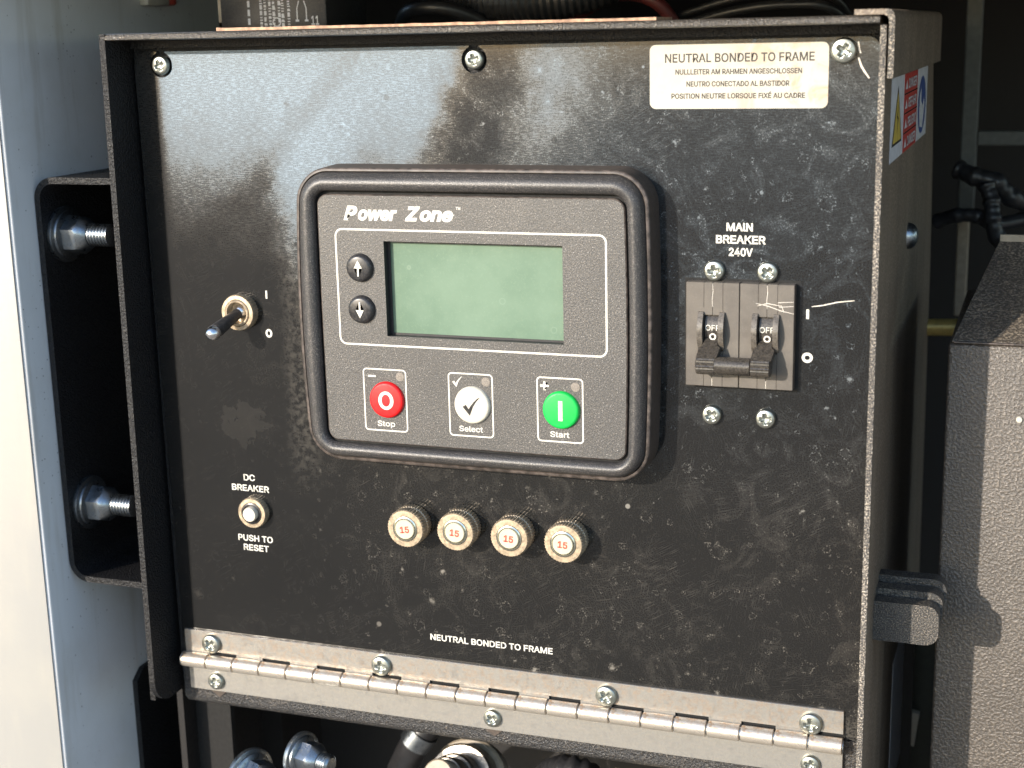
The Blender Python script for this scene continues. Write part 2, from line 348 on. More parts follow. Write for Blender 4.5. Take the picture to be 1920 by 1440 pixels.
def text(bm, s, x0, x1, zb, cap, y, bold=.02, shear=0, slope=0, plane='front', X=0):
    """lettering fitted to x0..x1 with its baseline at zb and capital height cap"""
    cu = bpy.data.curves.new('t', 'FONT'); cu.body = s.replace('I', 'l'); cu.size = 1; cu.bevel_depth = bold; cu.bevel_resolution = 0; cu.resolution_u = 3; cu.shear = shear; cu.font = FONT or cu.font
    o = bpy.data.objects.new('t', cu); sc.collection.objects.link(o)
    dg = bpy.context.evaluated_depsgraph_get(); me = o.evaluated_get(dg).to_mesh()
    vs = [v.co.copy() for v in me.vertices]; fs = [tuple(p.vertices) for p in me.polygons]
    cu2 = bpy.data.curves.new('h', 'FONT'); cu2.body = 'H'; cu2.bevel_depth = bold; cu2.font = FONT or cu2.font; o2 = bpy.data.objects.new('h', cu2); sc.collection.objects.link(o2)
    dg = bpy.context.evaluated_depsgraph_get(); m2 = o2.evaluated_get(dg).to_mesh(); H = max(v.co.y for v in m2.vertices)
    xs = [v.x for v in vs]; ax, bx_ = min(xs), max(xs); kx = (x1 - x0) / (bx_ - ax); kz = cap / H; out = []
    for v in vs:
        x = x0 + (v.x - ax) * kx; z = zb + v.y * kz + (x - x0) * slope
        out.append(bm.verts.new((x, y - v.z * .05, z) if plane == 'front' else (X + v.z * .05, x, z)))
    for f in fs:
        try: bm.faces.new([out[i] for i in (f if plane == 'front' else f)])
        except ValueError: pass
    for q, c in ((o, cu), (o2, cu2)): bpy.data.objects.remove(q); bpy.data.curves.remove(c)
    return bm
def screw_mesh(name, r=3.9, h=2.4, ang=0, mat='zinc'):
    bm = BM(); n = 56; rings = 16; rows = []
    for i in range(rings + 1):
        t = i / rings; rad = r * t; row = []
        for k in range(n):
            a = 2 * math.pi * k / n; x, z = rad * math.cos(a), rad * math.sin(a)
            y = -h * (1 - .28 * t ** 2) if t < .93 else -h * .70 * (1 - (t - .93) / .07 * .35)
            u = x * math.cos(ang) + z * math.sin(ang); v = -x * math.sin(ang) + z * math.cos(ang)
            d = min(max(abs(u) - .55, 0) if abs(v) < r * .56 else 9, max(abs(v) - .55, 0) if abs(u) < r * .56 else 9)
            dep = max(0, 1 - d / .28); fall = max(0, 1 - t / .62)
            y += dep * min(1, fall * 3) * 1.5 * (.5 + .5 * fall)
            row.append(bm.verts.new((x, y, z)))
            if i == 0: break
        rows.append(row)
    for i in range(rings):
        for k in range(n):
            k2 = (k + 1) % n
            if i == 0: bm.faces.new((rows[0][0], rows[1][k], rows[1][k2]))
            else: bm.faces.new((rows[i][k], rows[i + 1][k], rows[i + 1][k2], rows[i][k2]))
    lo = [bm.verts.new((r * math.cos(2 * math.pi * k / n), -.0, r * math.sin(2 * math.pi * k / n))) for k in range(n)]
    for k in range(n): bm.faces.new((rows[-1][k], lo[k], lo[(k + 1) % n], rows[-1][(k + 1) % n]))
    return bm

# ================================================================ setting: ground, machine housing
bm = BM(); g = [bm.verts.new(p) for p in ((-250000, -250000, -1350), (250000, -250000, -1350), (250000, 250000, -1350), (-250000, 250000, -1350))]; bm.faces.new(g)
o = mk('ground', bm, 'ground'); o['kind'] = 'structure'

H = thing('machine_housing', (-46, -22, -1300), 'white painted machine housing, its tall corner post along the left edge of the picture', 'machine housing')
bm = BM(); box(bm, -190, -48, -22, 150, -1290, 24, 1.2, 3); mk('corner_post', bm, 'white', H, 40, label='white corner post')
bm = BM(); box(bm, -190, -49.2, -22.9, -22.1, -1290, 23.5, .3, 2); mk('post_skin_dimmed', bm, 'white_dimmed', H, 40, label='thin front skin of the corner post, coloured darker against the strong sun')  # added skin, its darker colour only offsets the sun
bm = BM(); box(bm, -190, 1400, -60, -40, 46, 150, 1.5, 2); mk('added_header', bm, 'white', H, 40)  # unseen, added to keep the sun off things above and behind the box
bm = BM(); box(bm, -190, 1400, -40, 900, 144, 150); mk('added_roof', bm, 'dark', H)  # unseen, added with the front beam to keep the bay dark
bm = BM(); box(bm, -190, 1400, 900, 906, -1290, 156); mk('back_panel', bm, 'dark', H)
bm = BM(); box(bm, -56, -53, 150, 900, -1290, 150); mk('side_panel', bm, 'dark', H)
bm = BM(); box(bm, -53, 1400, 150, 900, -700, -695); mk('bay_floor', bm, 'dark', H)
bm = BM(); box(bm, -49, -3, 88, 91, -600, 3); mk('baffle', bm, 'dark', H)

# ================================================================ control box
B = thing('control_box', (143, 100, -340), 'black steel generator control box with gloss black hinged front panel, display module and breakers', 'control box')
def part(name, bm, mat, smooth=None, parent=None, **kw): return mk(name, bm, mat, parent or B, smooth, **kw)
def sub(name, bm, mat, parent, smooth=None, **kw): return mk(name, bm, mat, parent, smooth, **kw)

# left wall: plate with a rounded lower front corner, leaning a little outwards towards the bottom
bm = BM(); prof = []
for k in range(9): a = math.radians(180 + 90 * k / 8); prof.append((-5 + 12 * math.cos(a), -259.5 + 12 * math.sin(a)))
prof = [(-17, 7)] + prof + [(185, -271.5), (185, 7)]
def lean(z): return -1.8 * min(1, max(0, -z / 270))
loft(bm, [[Vector((x + lean(z), y, z)) for y, z in prof] for x in (-3.6, -3.35, -1.35, -1.1)])
part('left_wall', bm, 'powder_clean')
# top plate with a rolled front edge
bm = BM(); sec = [(185, 7.2), (-14.6, 7.2), (-16.2, 6.75), (-17.1, 5.9), (-16.9, 4.9), (-15.6, 4.5), (185, 4.5)]
loft(bm, [[Vector((x, y, z)) for y, z in sec] for x in (-3.0, 288.0)]); part('top_plate', bm, 'rim', 60)
bm = BM(); box(bm, -.9, 288, -1.0, 1.4, 1.3, 4.45); part('top_ledge', bm, 'powder_clean')
# right wall, polygon in the Y-Z plane
bm = BM(); pr = [(-17, 4.0), (-17, -420), (250, -420), (232, -300), (226, -190), (217, -109), (205, -58), (186, -15), (184, 4.4)]
loft(bm, [[Vector((x, y, z)) for y, z in pr] for x in (288.35, 290.25)]); RW = part('right_wall', bm, 'powder_side')
bm = BM(); box(bm, 288.3, 290.32, -17.5, -16.9, -420, 4.0, .22, 2); part('wall_edge', bm, 'edge', 40)
# cover folded over the right side
bm = BM(); zt = 8.9
def fold(x0, x1): return [(x0, zt - 1.7), (x0, zt)] if False else None
loops = []
sx = [(280, 7.25), (280, 9.0), (290.4, 9.0), (291.8, 8.5), (292.6, 7.3), (292.8, 5.8), (292.8, -12.6), (291.0, -12.6), (291.0, 5.4), (290.5, 6.6), (289.4, 7.25)]
for y, dz, dx in ((-17.2, 0, 0), (188, 0, 0), (196, -1.0, -.3), (200, -3.5, -.7)):
    loops.append([Vector((x + dx, y, min(z, 9 + dz) if z > 0 else z)) for x, z in sx])
loft(bm, loops); part('cover', bm, 'powder_side', 35)
bm = BM(); loft(bm, [[Vector((x, y, z)) for x, z in sx[2:9]] + [Vector((289.6, y, 8.9))] for y in (-17.6, -17.15)]); part('cover_edge', bm, 'edge', 40)
# back and dark inner lining so that nothing shines through
bm = BM(); box(bm, -1, 288.2, 60, 64, -300, 4.4); part('inner_back', bm, 'void')
# flange behind the panel
bm = BM(); box(bm, -.9, 288.2, 1.75, 3.2, -20, 1.2); part('upper_flange', bm, 'powder_clean')
bm = BM(); box(bm, -.9, 12, 1.8, 3.3, -262, -20.1); part('left_flange', bm, 'powder_clean')
# bottom rail with rolled lower edge
bm = BM(); sec = [(1.0, -252.9), (.35, -253.4), (.35, -271.4), (.8, -273.6), (2.2, -275.6), (4.4, -276.8), (7, -277.1), (70, -277.1), (70, -274.9), (7.4, -274.9), (3.4, -273.2), (2.2, -270.5), (2.2, -252.9)]
def railloop(x, k): return [Vector((x, y + (1.6 * k if y < 3 else 0), z)) for y, z in sec]
loft(bm, [railloop(-.6, 1), railloop(0, .4), railloop(1.2, 0), railloop(288.1, 0)]); RL = part('bottom_rail', bm, 'rail', 40)
for cx in (17.4, 143.3):                            # folded tabs peeping out below the hinge
    bm = BM(); flat(bm, [(cx - 4.5, -267.8), (cx + .6, -271.2), (cx + 4.6, -267.8)], -.25, .4); sub('tab', bm, 'rubber', RL)

# front panel, cut out round the two left screws
out = []
def arc(cx, cz, r, a0, a1, n=14): return [(cx + r * math.cos(math.radians(a0 + (a1 - a0) * k / n)), cz + r * math.sin(math.radians(a0 + (a1 - a0) * k / n))) for k in range(n + 1)]
def notch(cx):                                        # traversed left to right along the top edge
    hw = 1.9; r = 4.9; cz = -5.0; a = math.degrees(math.acos(hw / r))
    return [(cx - hw, 0)] + arc(cx, cz, r, 180 - a, 360 + a, 22) + [(cx + hw, 0)]
bm = BM(); th = 1.5; ZB = -11.0
def slab(pts):
    cl = []
    for p in pts:
        if not cl or abs(p[0] - cl[-1][0]) + abs(p[1] - cl[-1][1]) > 1e-3: cl.append(p)
    f = [bm.verts.new((x, 0, z)) for x, z in cl]; b = [bm.verts.new((x, th, z)) for x, z in cl]; n_ = len(cl)
    F = bm.faces.new(f); G = bm.faces.new(b[::-1]); nf = [F, G]
    for k in range(n_): nf.append(bm.faces.new((f[k], b[k], b[(k + 1) % n_], f[(k + 1) % n_])))
    if F.calc_area() > 0: bmesh.ops.recalc_face_normals(bm, faces=nf)
    bmesh.ops.triangulate(bm, faces=[F, G], ngon_method='EAR_CLIP')
NR, NH, NZ = 4.9, 1.9, -5.0; na = math.degrees(math.acos(NH / NR))
def nleft(cx): return [(cx - NH, 0)] + arc(cx, NZ, NR, 180 - na, 270, 12)          # slot edge down to the bottom of the hole
def nright(cx): return arc(cx, NZ, NR, 270, 360 + na, 12) + [(cx + NH, 0)]         # bottom of the hole up to the slot edge
slab(arc(5, -5, 5, 180, 90, 6) + nleft(12.2) + [(12.2, ZB), (0, ZB)])
slab(nright(12.2) + nleft(143.1) + [(143.1, ZB), (12.2, ZB)])
slab(nright(143.1) + [(200, .2)] + arc(282.6, -3.8, 4.2, 90, 0, 6) + [(286.8, ZB), (143.1, ZB)])
slab([(0, ZB), (286.8, ZB), (286.8, -252.2), (6.6, -252.4)] + arc(6.6, -247.5, 4.9, 270, 180, 6) + [(1.7, -200)])
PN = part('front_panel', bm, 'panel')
# lettering printed on the panel
def lettering(items, y=-.06, mat='print', parent=PN, label=None):
    for it in items:
        bm = BM(); text(bm, *it[:5], y, *(it[5:] or (.018,))); o_ = sub('lettering', bm, mat, parent)
lettering([('DC', 36.7, 41.9, -172.3, 2.6), ('BREAKER', 30.9, 48.2, -176.8, 2.6), ('PUSH TO', 32.3, 48.4, -198.5, 2.6), ('RESET', 34.6, 46.3, -202.6, 2.6),
           ('NEUTRAL BONDED TO FRAME', 117.4, 169.1, -232.7, 2.5), ('MAIN', 236.0, 245.3, -65.0, 2.8, .026), ('BREAKER', 232.3, 249.9, -69.4, 2.8, .026), ('240V', 236.9, 245.4, -73.8, 2.8, .026)])
def stroke_i(x, z, w=.75, h=3.2):
    bm = BM(); flat(bm, [(x - w / 2, z - h / 2), (x + w / 2, z - h / 2), (x + w / 2, z + h / 2), (x - w / 2, z + h / 2)], -.06, .05); sub('lettering', bm, 'print', PN)
def letter_o(x, z, a, b, t):
    bm = BM(); n = 28; P = lambda u, v: [Vector((x + u * math.cos(2 * math.pi * k / n), -.06, z + v * math.sin(2 * math.pi * k / n))) for k in range(n)]
    ring2(bm, P(a, b), P(a - t, b - t)); sub('lettering', bm, 'print', PN)
stroke_i(52.4, -94.5); letter_o(52.5, -110.1, 1.5, 1.75, .85); stroke_i(264.9, -93.6, 1.0, 3.4); letter_o(265.1, -109.1, 1.95, 1.85, 1.05)
def scratch(pts, w, y=-.03):
    bm = BM(); P = [Vector((p[0], y, p[1])) for p in pts]; n = len(P); L = []
    for i, p in enumerate(P):
        t = (P[min(i + 1, n - 1)] - P[max(0, i - 1)]).normalized(); s_ = Vector((-t.z, 0, t.x)) * w * (.35 + .65 * math.sin(math.pi * (i + .5) / n))
        L.append((bm.verts.new(p + s_), bm.verts.new(p - s_)))
    for i in range(n - 1): bm.faces.new((L[i][0], L[i + 1][0], L[i + 1][1], L[i][1]))
    return bm
sub('scratch', scratch([(266.2, -90.9), (270, -90.3), (275, -89.0), (280.8, -88.2)], .22), 'scratch', PN)
sub('scratch', scratch([(279.5, -1.2), (279.9, -4), (280.4, -5.0)], .3), 'scratch', PN)
sub('scratch', scratch([(279.7, -6.4), (280.6, -9), (281.8, -11), (283.4, -13.2)], .35), 'scratch', PN)

# sticker
bm = BM(); lp = rr(208.5, 270, -22.9, -1.0, 2.2, -.12, 5); lp2 = rr(208.5, 270, -22.9, -1.0, 2.2, -.01, 5); loft(bm, [lp, lp2])
ST = part('sticker', bm, 'sticker', label='stained cream sticker NEUTRAL BONDED TO FRAME')
for s_, a, b_, z_, c in (('NEUTRAL BONDED TO FRAME', 213.9, 265.3, -7.1, 2.9), ('NULLLEITER AM RAHMEN ANGESCHLOSSEN', 217.6, 261.2, -11.2, 1.75),
                         ('NEUTRO CONECTADO AL BASTIDOR', 221.5, 257.1, -15.3, 1.75), ('POSITION NEUTRE LORSQUE FIX\u00c9 AU CADRE', 216.2, 262.4, -19.4, 1.75)):
    bm = BM(); text(bm, s_, a, b_, z_, c, -.16, .018 if c > 2 else .026); sub('lettering', bm, 'greyprint', ST)

# screws
def screw(x, z, r, y=0, mat='zinc', ang=None, h=2.4):
    a = random.uniform(0, 1.5) if ang is None else ang
    o_ = part('screw', screw_mesh('screw', r, h, a), mat, 50); o_.location = Vector((x, y, z)) * S - B.location; return o_
for x, z, r in ((12.6, -5.2, 3.7), (143.6, -4.9, 3.6), (275.0, -4.0, 4.3), (232.0, -79.2, 3.75), (250.9, -79.2, 3.75), (231.5, -131.7, 3.6), (251.0, -131.9, 3.6)):
    screw(x, z, r, -.1)
for x, z in ((16.8, -246.1), (96.0, -246.0), (191.3, -246.4), (269.8, -247.0)): screw(x, z, 4.3, -1.25)
for x, z in ((17.8, -263.1), (143.8, -262.6), (270.0, -263.4)): screw(x, z, 3.7, -1.0)

# hinge: two leaves with gaps over every second knuckle, 22 knuckles on one pin
NK = 22; KX0, KX1 = 2.7, 282.0; kw = (KX1 - KX0) / NK; kz = -253.9; kr = 3.15
def leaf(top):
    bm = BM(); ya, yb = -1.25, -.05
    if top: za, zb, zt_ = -241.0, -250.0, -252.6; x0, x1 = 3.6, 281.6
    else: za, zb, zt_ = -267.9, -255.5, -254.6; x0, x1 = 4.6, 281.6
    box(bm, x0, x1, ya, yb, min(za, zb), max(za, zb), .1, 1)
    for i in range(NK):
        a, c = max(x0, KX0 + i * kw), min(x1, KX0 + (i + 1) * kw)
        if (i % 2 == 0) == top: box(bm, a + .15, c - .15, ya + .03, yb - .03, min(zb, zt_), max(zb, zt_))
    return bm
HG = part('hinge_leaf', leaf(True), 'hinge', label='upper hinge leaf'); part('hinge_leaf', leaf(False), 'hinge', label='lower hinge leaf')
bm = BM(); box(bm, 3.8, 281.5, -.12, -.03, -255.9, -249.7); part('hinge_gap', bm, 'void')
bm = BM(); n = 28; loops = []
for x, r in ((.2, kr - .7), (.5, kr), (kw - .5, kr), (kw - .2, kr - .7)):
    loops.append([Vector((x, r * math.cos(2 * math.pi * k / n), r * math.sin(2 * math.pi * k / n))) for k in range(n)])
loft(bm, loops)
for v in bm.verts: v.co += Vector((KX0, 0, kz)) * 1
K0 = part('knuckle', bm, 'knuckle', 50)
K0.location = Vector((0, -3.0, 0)) * S - B.location
for i in range(1, NK):
    c = K0.copy(); sc.collection.objects.link(c); c.parent = B
    c.location = Vector((i * kw, -3.0 + random.uniform(-.06, .06), random.uniform(-.05, .05))) * S - B.location
bm = BM(); tube(bm, [(KX0 - .1, -3.0, kz), (KX1 + .1, -3.0, kz)], 2.3, 14); part('hinge_pin', bm, 'zincdark')

# ---- display module
bm = BM()
def mod(y, ins, r=12.5): return rr(75.2 + ins, 210.7 - ins, -156.2 + ins, -43.2 - ins, max(r - ins, 2), y, 10, 2.3, 1.5, .1, .2, side=14)
MB_ = part('module_body', (loft(bm, [mod(-.02, -.4), mod(-11.2, 0)], True, False), bm)[1], 'rubber', 50, label='brown dusty side of display module')
bm = BM(); loft(bm, [mod(-11.1, .0), mod(-11.9, .1), mod(-12.3, .5), mod(-12.35, 1.2), mod(-12.0, 1.5), mod(-11.0, 1.6)], False, False); sub('lip', bm, 'lip', MB_, 50)
bm = BM(); prof = [(1.5, -11.2), (1.75, -12.6), (2.4, -14.0), (3.4, -15.2), (4.7, -15.9), (5.9, -15.9), (7.0, -15.2), (7.7, -14.3), (7.9, -12.2)]
# outer loop follows the body, inner loop follows the faceplate; blend between them
fp_o = mod(0, 1.5); fp_i = rr(82.6, 203.6, -149.0, -51.6, 5.0, 0, 10, .35, .9, .05, .1, side=14)
loops = []
for ins, y in prof:
    t = (ins - 1.5) / 6.4; loops.append([Vector((a.x * (1 - t) + c_.x * t, y, a.z * (1 - t) + c_.z * t)) for a, c_ in zip(fp_o, fp_i)])
loft(bm, loops, False, False); sub('bezel', bm, 'bezel', MB_, 60)
bm = BM(); fpg = rr(82.5, 203.7, -149.1, -51.5, 5.0, -11.6, 10, .35, .9, .05, .1, side=14); ring2(bm, fpg, [Vector((min(max(p.x, 109.5), 180.5), -11.6, min(max(p.z, -106.6), -69.3))) for p in fpg]); bmesh.ops.remove_doubles(bm, verts=bm.verts, dist=1e-4); bmesh.ops.dissolve_degenerate(bm, edges=bm.edges, dist=1e-4); sub('groove', bm, 'void', MB_)
# faceplate with a window opening: 4 strips round the window, bevelled rim
def fpl(y, ins): return rr(83.6 + ins, 202.7 - ins, -147.9 + ins, -52.9 - ins, 4.2 - ins, y, 10, .35, .9, .05, .1, side=14)
def win(y, e=0):                                      # rectangle resampled to the same number of points as the faceplate
    a = fpl(0, 0); xm, zm = 145.1, -87.9; res = []
    for p in a:
        dx, dz = p.x - 143.1, p.z + 100.4
        res.append(p)
    return res
bm = BM(); loft(bm, [fpl(-11.7, 0), fpl(-13.0, 0), fpl(-13.35, .4)], False, False); sub('faceplate_edge', bm, 'lip', MB_, 40)
wx0, wx1, wz0, wz1 = 110.2, 179.8, -105.9, -70.0
bm = BM(); o_l = fpl(-13.35, .4); ring2(bm, o_l, [Vector((min(max(p.x, wx0), wx1), -13.35, min(max(p.z, wz0), wz1))) for p in o_l])
bmesh.ops.remove_doubles(bm, verts=bm.verts, dist=1e-4); bmesh.ops.dissolve_degenerate(bm, edges=bm.edges, dist=1e-4); FP = sub('faceplate', bm, 'face', MB_)
bm = BM(); y0, y1 = -13.34, -9.4
for (xa, za), (xb, zb_) in (((wx0, wz0), (wx0, wz1)), ((wx0, wz1), (wx1, wz1)), ((wx1, wz1), (wx1, wz0)), ((wx1, wz0), (wx0, wz0))):
    bm.faces.new([bm.verts.new(p) for p in ((xa, y0, za), (xb, y0, zb_), (xb, y1, zb_), (xa, y1, za))])
sub('window_frame', bm, 'bezelwall', MB_, recalc=False)
bm = BM(); ring2(bm, [Vector(p) for p in ((wx0, -9.9, wz0), (wx1, -9.9, wz0), (wx1, -9.9, wz1), (wx0, -9.9, wz1))], [Vector(p) for p in ((wx0 + 1.2, -9.9, wz0 + .8), (wx1 - .9, -9.9, wz0 + .8), (wx1 - .9, -9.9, wz1 - .9), (wx0 + 1.2, -9.9, wz1 - .9))]); sub('window_border', bm, 'bezelwall', MB_)
bm = BM(); box(bm, wx0 - .1, wx1 + .1, -9.6, -9.0, wz0 - .1, wz1 + .1); sub('display', bm, 'lcd', MB_, label='blank green display')
# printed frame lines on the faceplate
FY = -13.42
def frame(x0, x1, z0, z1, r, t):
    bm = BM(); ring2(bm, rr(x0, x1, z0, z1, r, FY, 6), rr(x0 + t, x1 - t, z0 + t, z1 - t, max(r - t, .2), FY, 6)); sub('printed_frame', bm, 'print', MB_)
frame(90.3, 196.3, -109.9, -65.5, 3.0, .7)
frame(99.3, 117.3, -143.1, -118.6, 1.6, .55); frame(134.2, 152.1, -142.9, -118.4, 1.6, .55); frame(169.1, 187.0, -142.6, -118.1, 1.6, .55)
def mtext(s_, x0, x1, z, c, bold=.014, shear=0, y=FY, mat='print'):
    bm = BM(); text(bm, s_, x0, x1, z, c, y, bold, shear); sub('lettering', bm, mat, MB_)
mtext('P', 94.3, 100.2, -62.1, 5.1, .045, .3); mtext('ower', 100.3, 116.3, -62.1, 4.9, .04, .25); mtext('Z', 119.2, 125.5, -62.0, 5.1, .045, .3); mtext('one', 125.2, 139.2, -62.0, 4.9, .04, .25); mtext('TM', 139.5, 141.3, -57.8, 1.0, .02)
for pts in ([(96.9, -57.4), (96.5, -58.9), (97.0, -59.2), (96.0, -61.4)], [(123.6, -56.8), (121.9, -58.5), (122.5, -59.2), (119.9, -61.9)]):
    sub('bolt_mark', scratch(pts, .07, FY - .05), 'bezelwall', MB_)
mtext('Stop', 104.6, 111.9, -141.1, 2.1); mtext('Select', 138.2, 147.7, -140.9, 2.1); mtext('Start', 174.1, 181.5, -140.6, 2.1)
bm = BM(); flat(bm, [(101.4, -122.0), (104.6, -122.0), (104.6, -121.3), (101.4, -121.3)], FY); sub('lettering', bm, 'print', MB_)
bm = BM(); c0 = (172.2, -121.5); u, v_ = .42, 1.65
flat(bm, [(c0[0] + a, c0[1] + b_) for a, b_ in ((-v_, -u), (-u, -u), (-u, -v_), (u, -v_), (u, -u), (v_, -u), (v_, u), (u, u), (u, v_), (-u, v_), (-u, u), (-v_, u))], FY); sub('lettering', bm, 'print', MB_)
CHK = [(-1.0, -.02), (-.62, .2), (-.3, -.28), (-.05, .12), (.3, .55), (.75, .98), (1.05, 1.12), (.6, .62), (.2, -.02), (-.18, -1.0)]
def check(cx, cz, s_, y, mat):
    bm = BM(); flat(bm, [(cx + a * s_, cz + b_ * s_) for a, b_ in CHK[::-1]], y); sub('lettering', bm, mat, MB_)
check(137.9, -122.0, 2.0, FY, 'print')
for x in (114.7, 149.3, 184.0):
    bm = BM(); lathe_y(bm, [(1.75, -13.36), (1.7, -13.5), (0, -13.55)], 20, x, -121.4); sub('indicator', bm, 'led', MB_, 40)
def button(name, x, z, r, mat, lab=None, h=1.5, dome=.5):
    bm = BM(); lathe_y(bm, [(r + .25, -13.2), (r + .2, -13.5), (r, -13.4 - h * .6), (r * .95, -13.4 - h * .92), (r * .86, -13.4 - h), (0, -13.4 - h - dome * .1)], 48, x, z); o_ = sub(name, bm, mat, MB_, 60)
    if lab: o_['label'] = lab
button('button', 109.1, -130.6, 6.9, 'red', 'red stop button'); button('button', 143.9, -130.5, 6.95, 'cream', 'cream select button'); button('button', 178.6, -130.2, 6.9, 'green', 'green start button')
BY = -15.05
bm = BM(); n = 36; P = lambda u, v: [Vector((109.2 + u * math.cos(2 * math.pi * k / n), BY, -130.6 + v * math.sin(2 * math.pi * k / n))) for k in range(n)]
ring2(bm, P(3.15, 3.6), P(1.75, 2.35)); sub('lettering', bm, 'print', MB_)
bm = BM(); flat(bm, [(177.85, -134.0), (179.45, -134.0), (179.45, -126.5), (177.85, -126.5)], BY); sub('lettering', bm, 'print', MB_)
check(143.8, -130.9, 3.4, BY, 'black')
for z, up in ((-80.2, 1), (-96.0, -1)):
    bm = BM(); x = 100.3; lathe_y(bm, [(5.5, -13.2), (5.4, -13.7), (5.1, -14.7), (4.5, -15.3), (3.9, -15.5), (0, -15.55)], 44, x, z); sub('button', bm, 'black', MB_, 60, label='black up arrow button' if up > 0 else 'black down arrow button')
    bm = BM(); flat(bm, [(x + a, z + up * b_) for a, b_ in ((-.35, -3.0), (.35, -3.0), (.35, 0), (1.65, 0), (0, 3.1), (-1.65, 0), (-.35, 0))], -15.65); sub('lettering', bm, 'print', MB_)

# ---- fuse holders (children: cap ring, window, figure)
def fuse(x, z):
    bm = BM(); n = 84; R_ = 7.8
    loops = [circ(0, 0, R_ - .9, 0, n, .0), circ(0, 0, R_ - .05, -.4, n, .45), circ(0, 0, R_ - .05, -3.6, n, .45), circ(0, 0, R_ - .75, -3.9, n), circ(0, 0, R_ - .75, -4.3, n), circ(0, 0, R_, -4.6, n, .45), circ(0, 0, R_, -8.2, n, .45), circ(0, 0, R_ - .55, -8.8, n), circ(0, 0, 5.2, -8.9, n), circ(0, 0, 5.0, -8.3, n), circ(0, 0, .5, -8.3, n)]
    loft(bm, loops); a = part('fuse_holder', bm, 'nickel', 25); a.location = Vector((x, 0, z)) * S - B.location
    bm = BM(); lathe_y(bm, [(5.1, -8.2), (5.0, -9.0), (4.5, -9.25), (4.2, -8.9), (4.1, -7.8)], 44); bm.faces.ensure_lookup_table(); sub('inner_ring', bm, 'ring', a, 40)
    bm = BM(); lathe_y(bm, [(3.95, -8.2), (3.95, -9.35), (3.75, -9.55), (0, -9.55)], 44); sub('window', bm, 'window', a, 40)
    bm = BM(); text(bm, '15', -1.95, 1.95, -1.3, 2.6, -9.62, .03); l_ = sub('lettering', bm, 'redprint', a); l_.rotation_euler = (0, math.radians(random.uniform(-9, 9)), 0); a.rotation_euler = (0, math.radians(random.uniform(-5, 5)), 0)
for x, z in ((112.2, -183.6), (133.2, -183.0), (155.3, -183.3), (176.9, -183.6)): fuse(x, z)

# ---- toggle switch
bm = BM(); n = 72
loft(bm, [circ(0, 0, 6.6, 0, n, .3), circ(0, 0, 6.7, -3.2, n, .3), circ(0, 0, 6.3, -3.9, n), circ(0, 0, 5.0, -4.0, n), circ(0, 0, 4.9, -3.2, n), circ(0, 0, 4.8, -3.0, n), circ(0, 0, 4.75, -4.2, n), circ(0, 0, 4.4, -4.5, n), circ(0, 0, 4.0, -4.4, n), circ(0, 0, 3.7, -1.0, n), circ(0, 0, .5, -.6, n)])
TG = part('toggle_switch', bm, 'nickel', 30, label='toggle switch nut'); TG.location = Vector((41.2, 0, -101.6)) * S - B.location; TG.scale = (1.1, 1.1, 1.1)
bm = BM(); a, b_ = Vector((.2, -1.5, .3)), Vector((-3.7, -16.2, -5.6)); d = (b_ - a).normalized(); L_ = (b_ - a).length
st = [(0, 1.9), (.25, 1.95), (.28, 2.05), (.5, 2.3), (.8, 2.6), (.86, 2.65)]
tube(bm, [a + d * L_ * t for t, r in st], 1, 24, rfun=lambda i: st[i][1]); sub('lever', bm, 'black', TG, 40)
bm = BM(); pts = []; 
ss = [(.86, 2.6), (.9, 2.7), (.96, 2.66), (1.02, 2.4), (1.07, 1.9), (1.1, 1.2), (1.115, .4)]
tube(bm, [a + d * L_ * t for t, r in ss], 1, 24, rfun=lambda i: ss[i][1]); sub('lever_tip', bm, 'chrome', TG, 80)
bm = BM(); bmesh.ops.create_uvsphere(bm, u_segments=24, v_segments=14, radius=2.7)
for v in bm.verts: v.co += Vector((.2, -1.2, .2))
sub('pivot_ball', bm, 'chrome', TG, 90)
# ---- DC push breaker
bm = BM(); loft(bm, [circ(0, 0, 6.4, 0, n, .3), circ(0, 0, 6.5, -2.8, n, .3), circ(0, 0, 6.1, -3.5, n), circ(0, 0, 4.7, -3.6, n), circ(0, 0, 4.5, -2.9, n), circ(0, 0, .5, -2.9, n)])
DB = part('dc_breaker', bm, 'nickel', 30, label='small push reset breaker'); DB.location = Vector((41.3, 0, -185.2)) * S - B.location
bm = BM(); lathe_y(bm, [(4.55, -2.8), (4.5, -3.7), (3.9, -3.9), (3.5, -3.2)], 40); sub('collar', bm, 'black', DB, 40)
bm = BM(); lathe_y(bm, [(3.0, -2.5), (3.0, -5.2), (2.8, -5.7), (0, -5.9)], 40); sub('push_button', bm, 'cream', DB, 50)

# ---- main breaker
bm = BM()
for k in range(2):
    x0 = 222.6 + k * 19.25; xe = x0 + 19.0
    for h_ in range(2):
        xa = x0 + h_ * 9.5 + (.04 if h_ else 0); xb = xa + 9.44
        # leave the rocker slot open: blocks above, below and beside it
        sl0, sl1 = x0 + 6.4 + .1, x0 + 13.2
        a0, a1 = (xa, min(xb, sl0)) if h_ == 0 else (max(xa, sl1), xb)
        box(bm, a0, a1, -4, 30, -120.4, -82.9, .18, 1)
        c0_, c1_ = (sl0 + .0, xb) if h_ == 0 else (xa, sl1)
        box(bm, c0_ + .0, c1_, -4, 30, -94.6, -82.9, .12, 1); box(bm, c0_, c1_, -4, 30, -120.4, -107.5, .12, 1)
CS = part('breaker_case', bm, 'breaker', label='grey two pole main breaker case')
bm = BM(); box(bm, 221.3, 262.2, -.05, .02, -121.8, -82.0); part('breaker_opening', bm, 'void')
bm = BM()
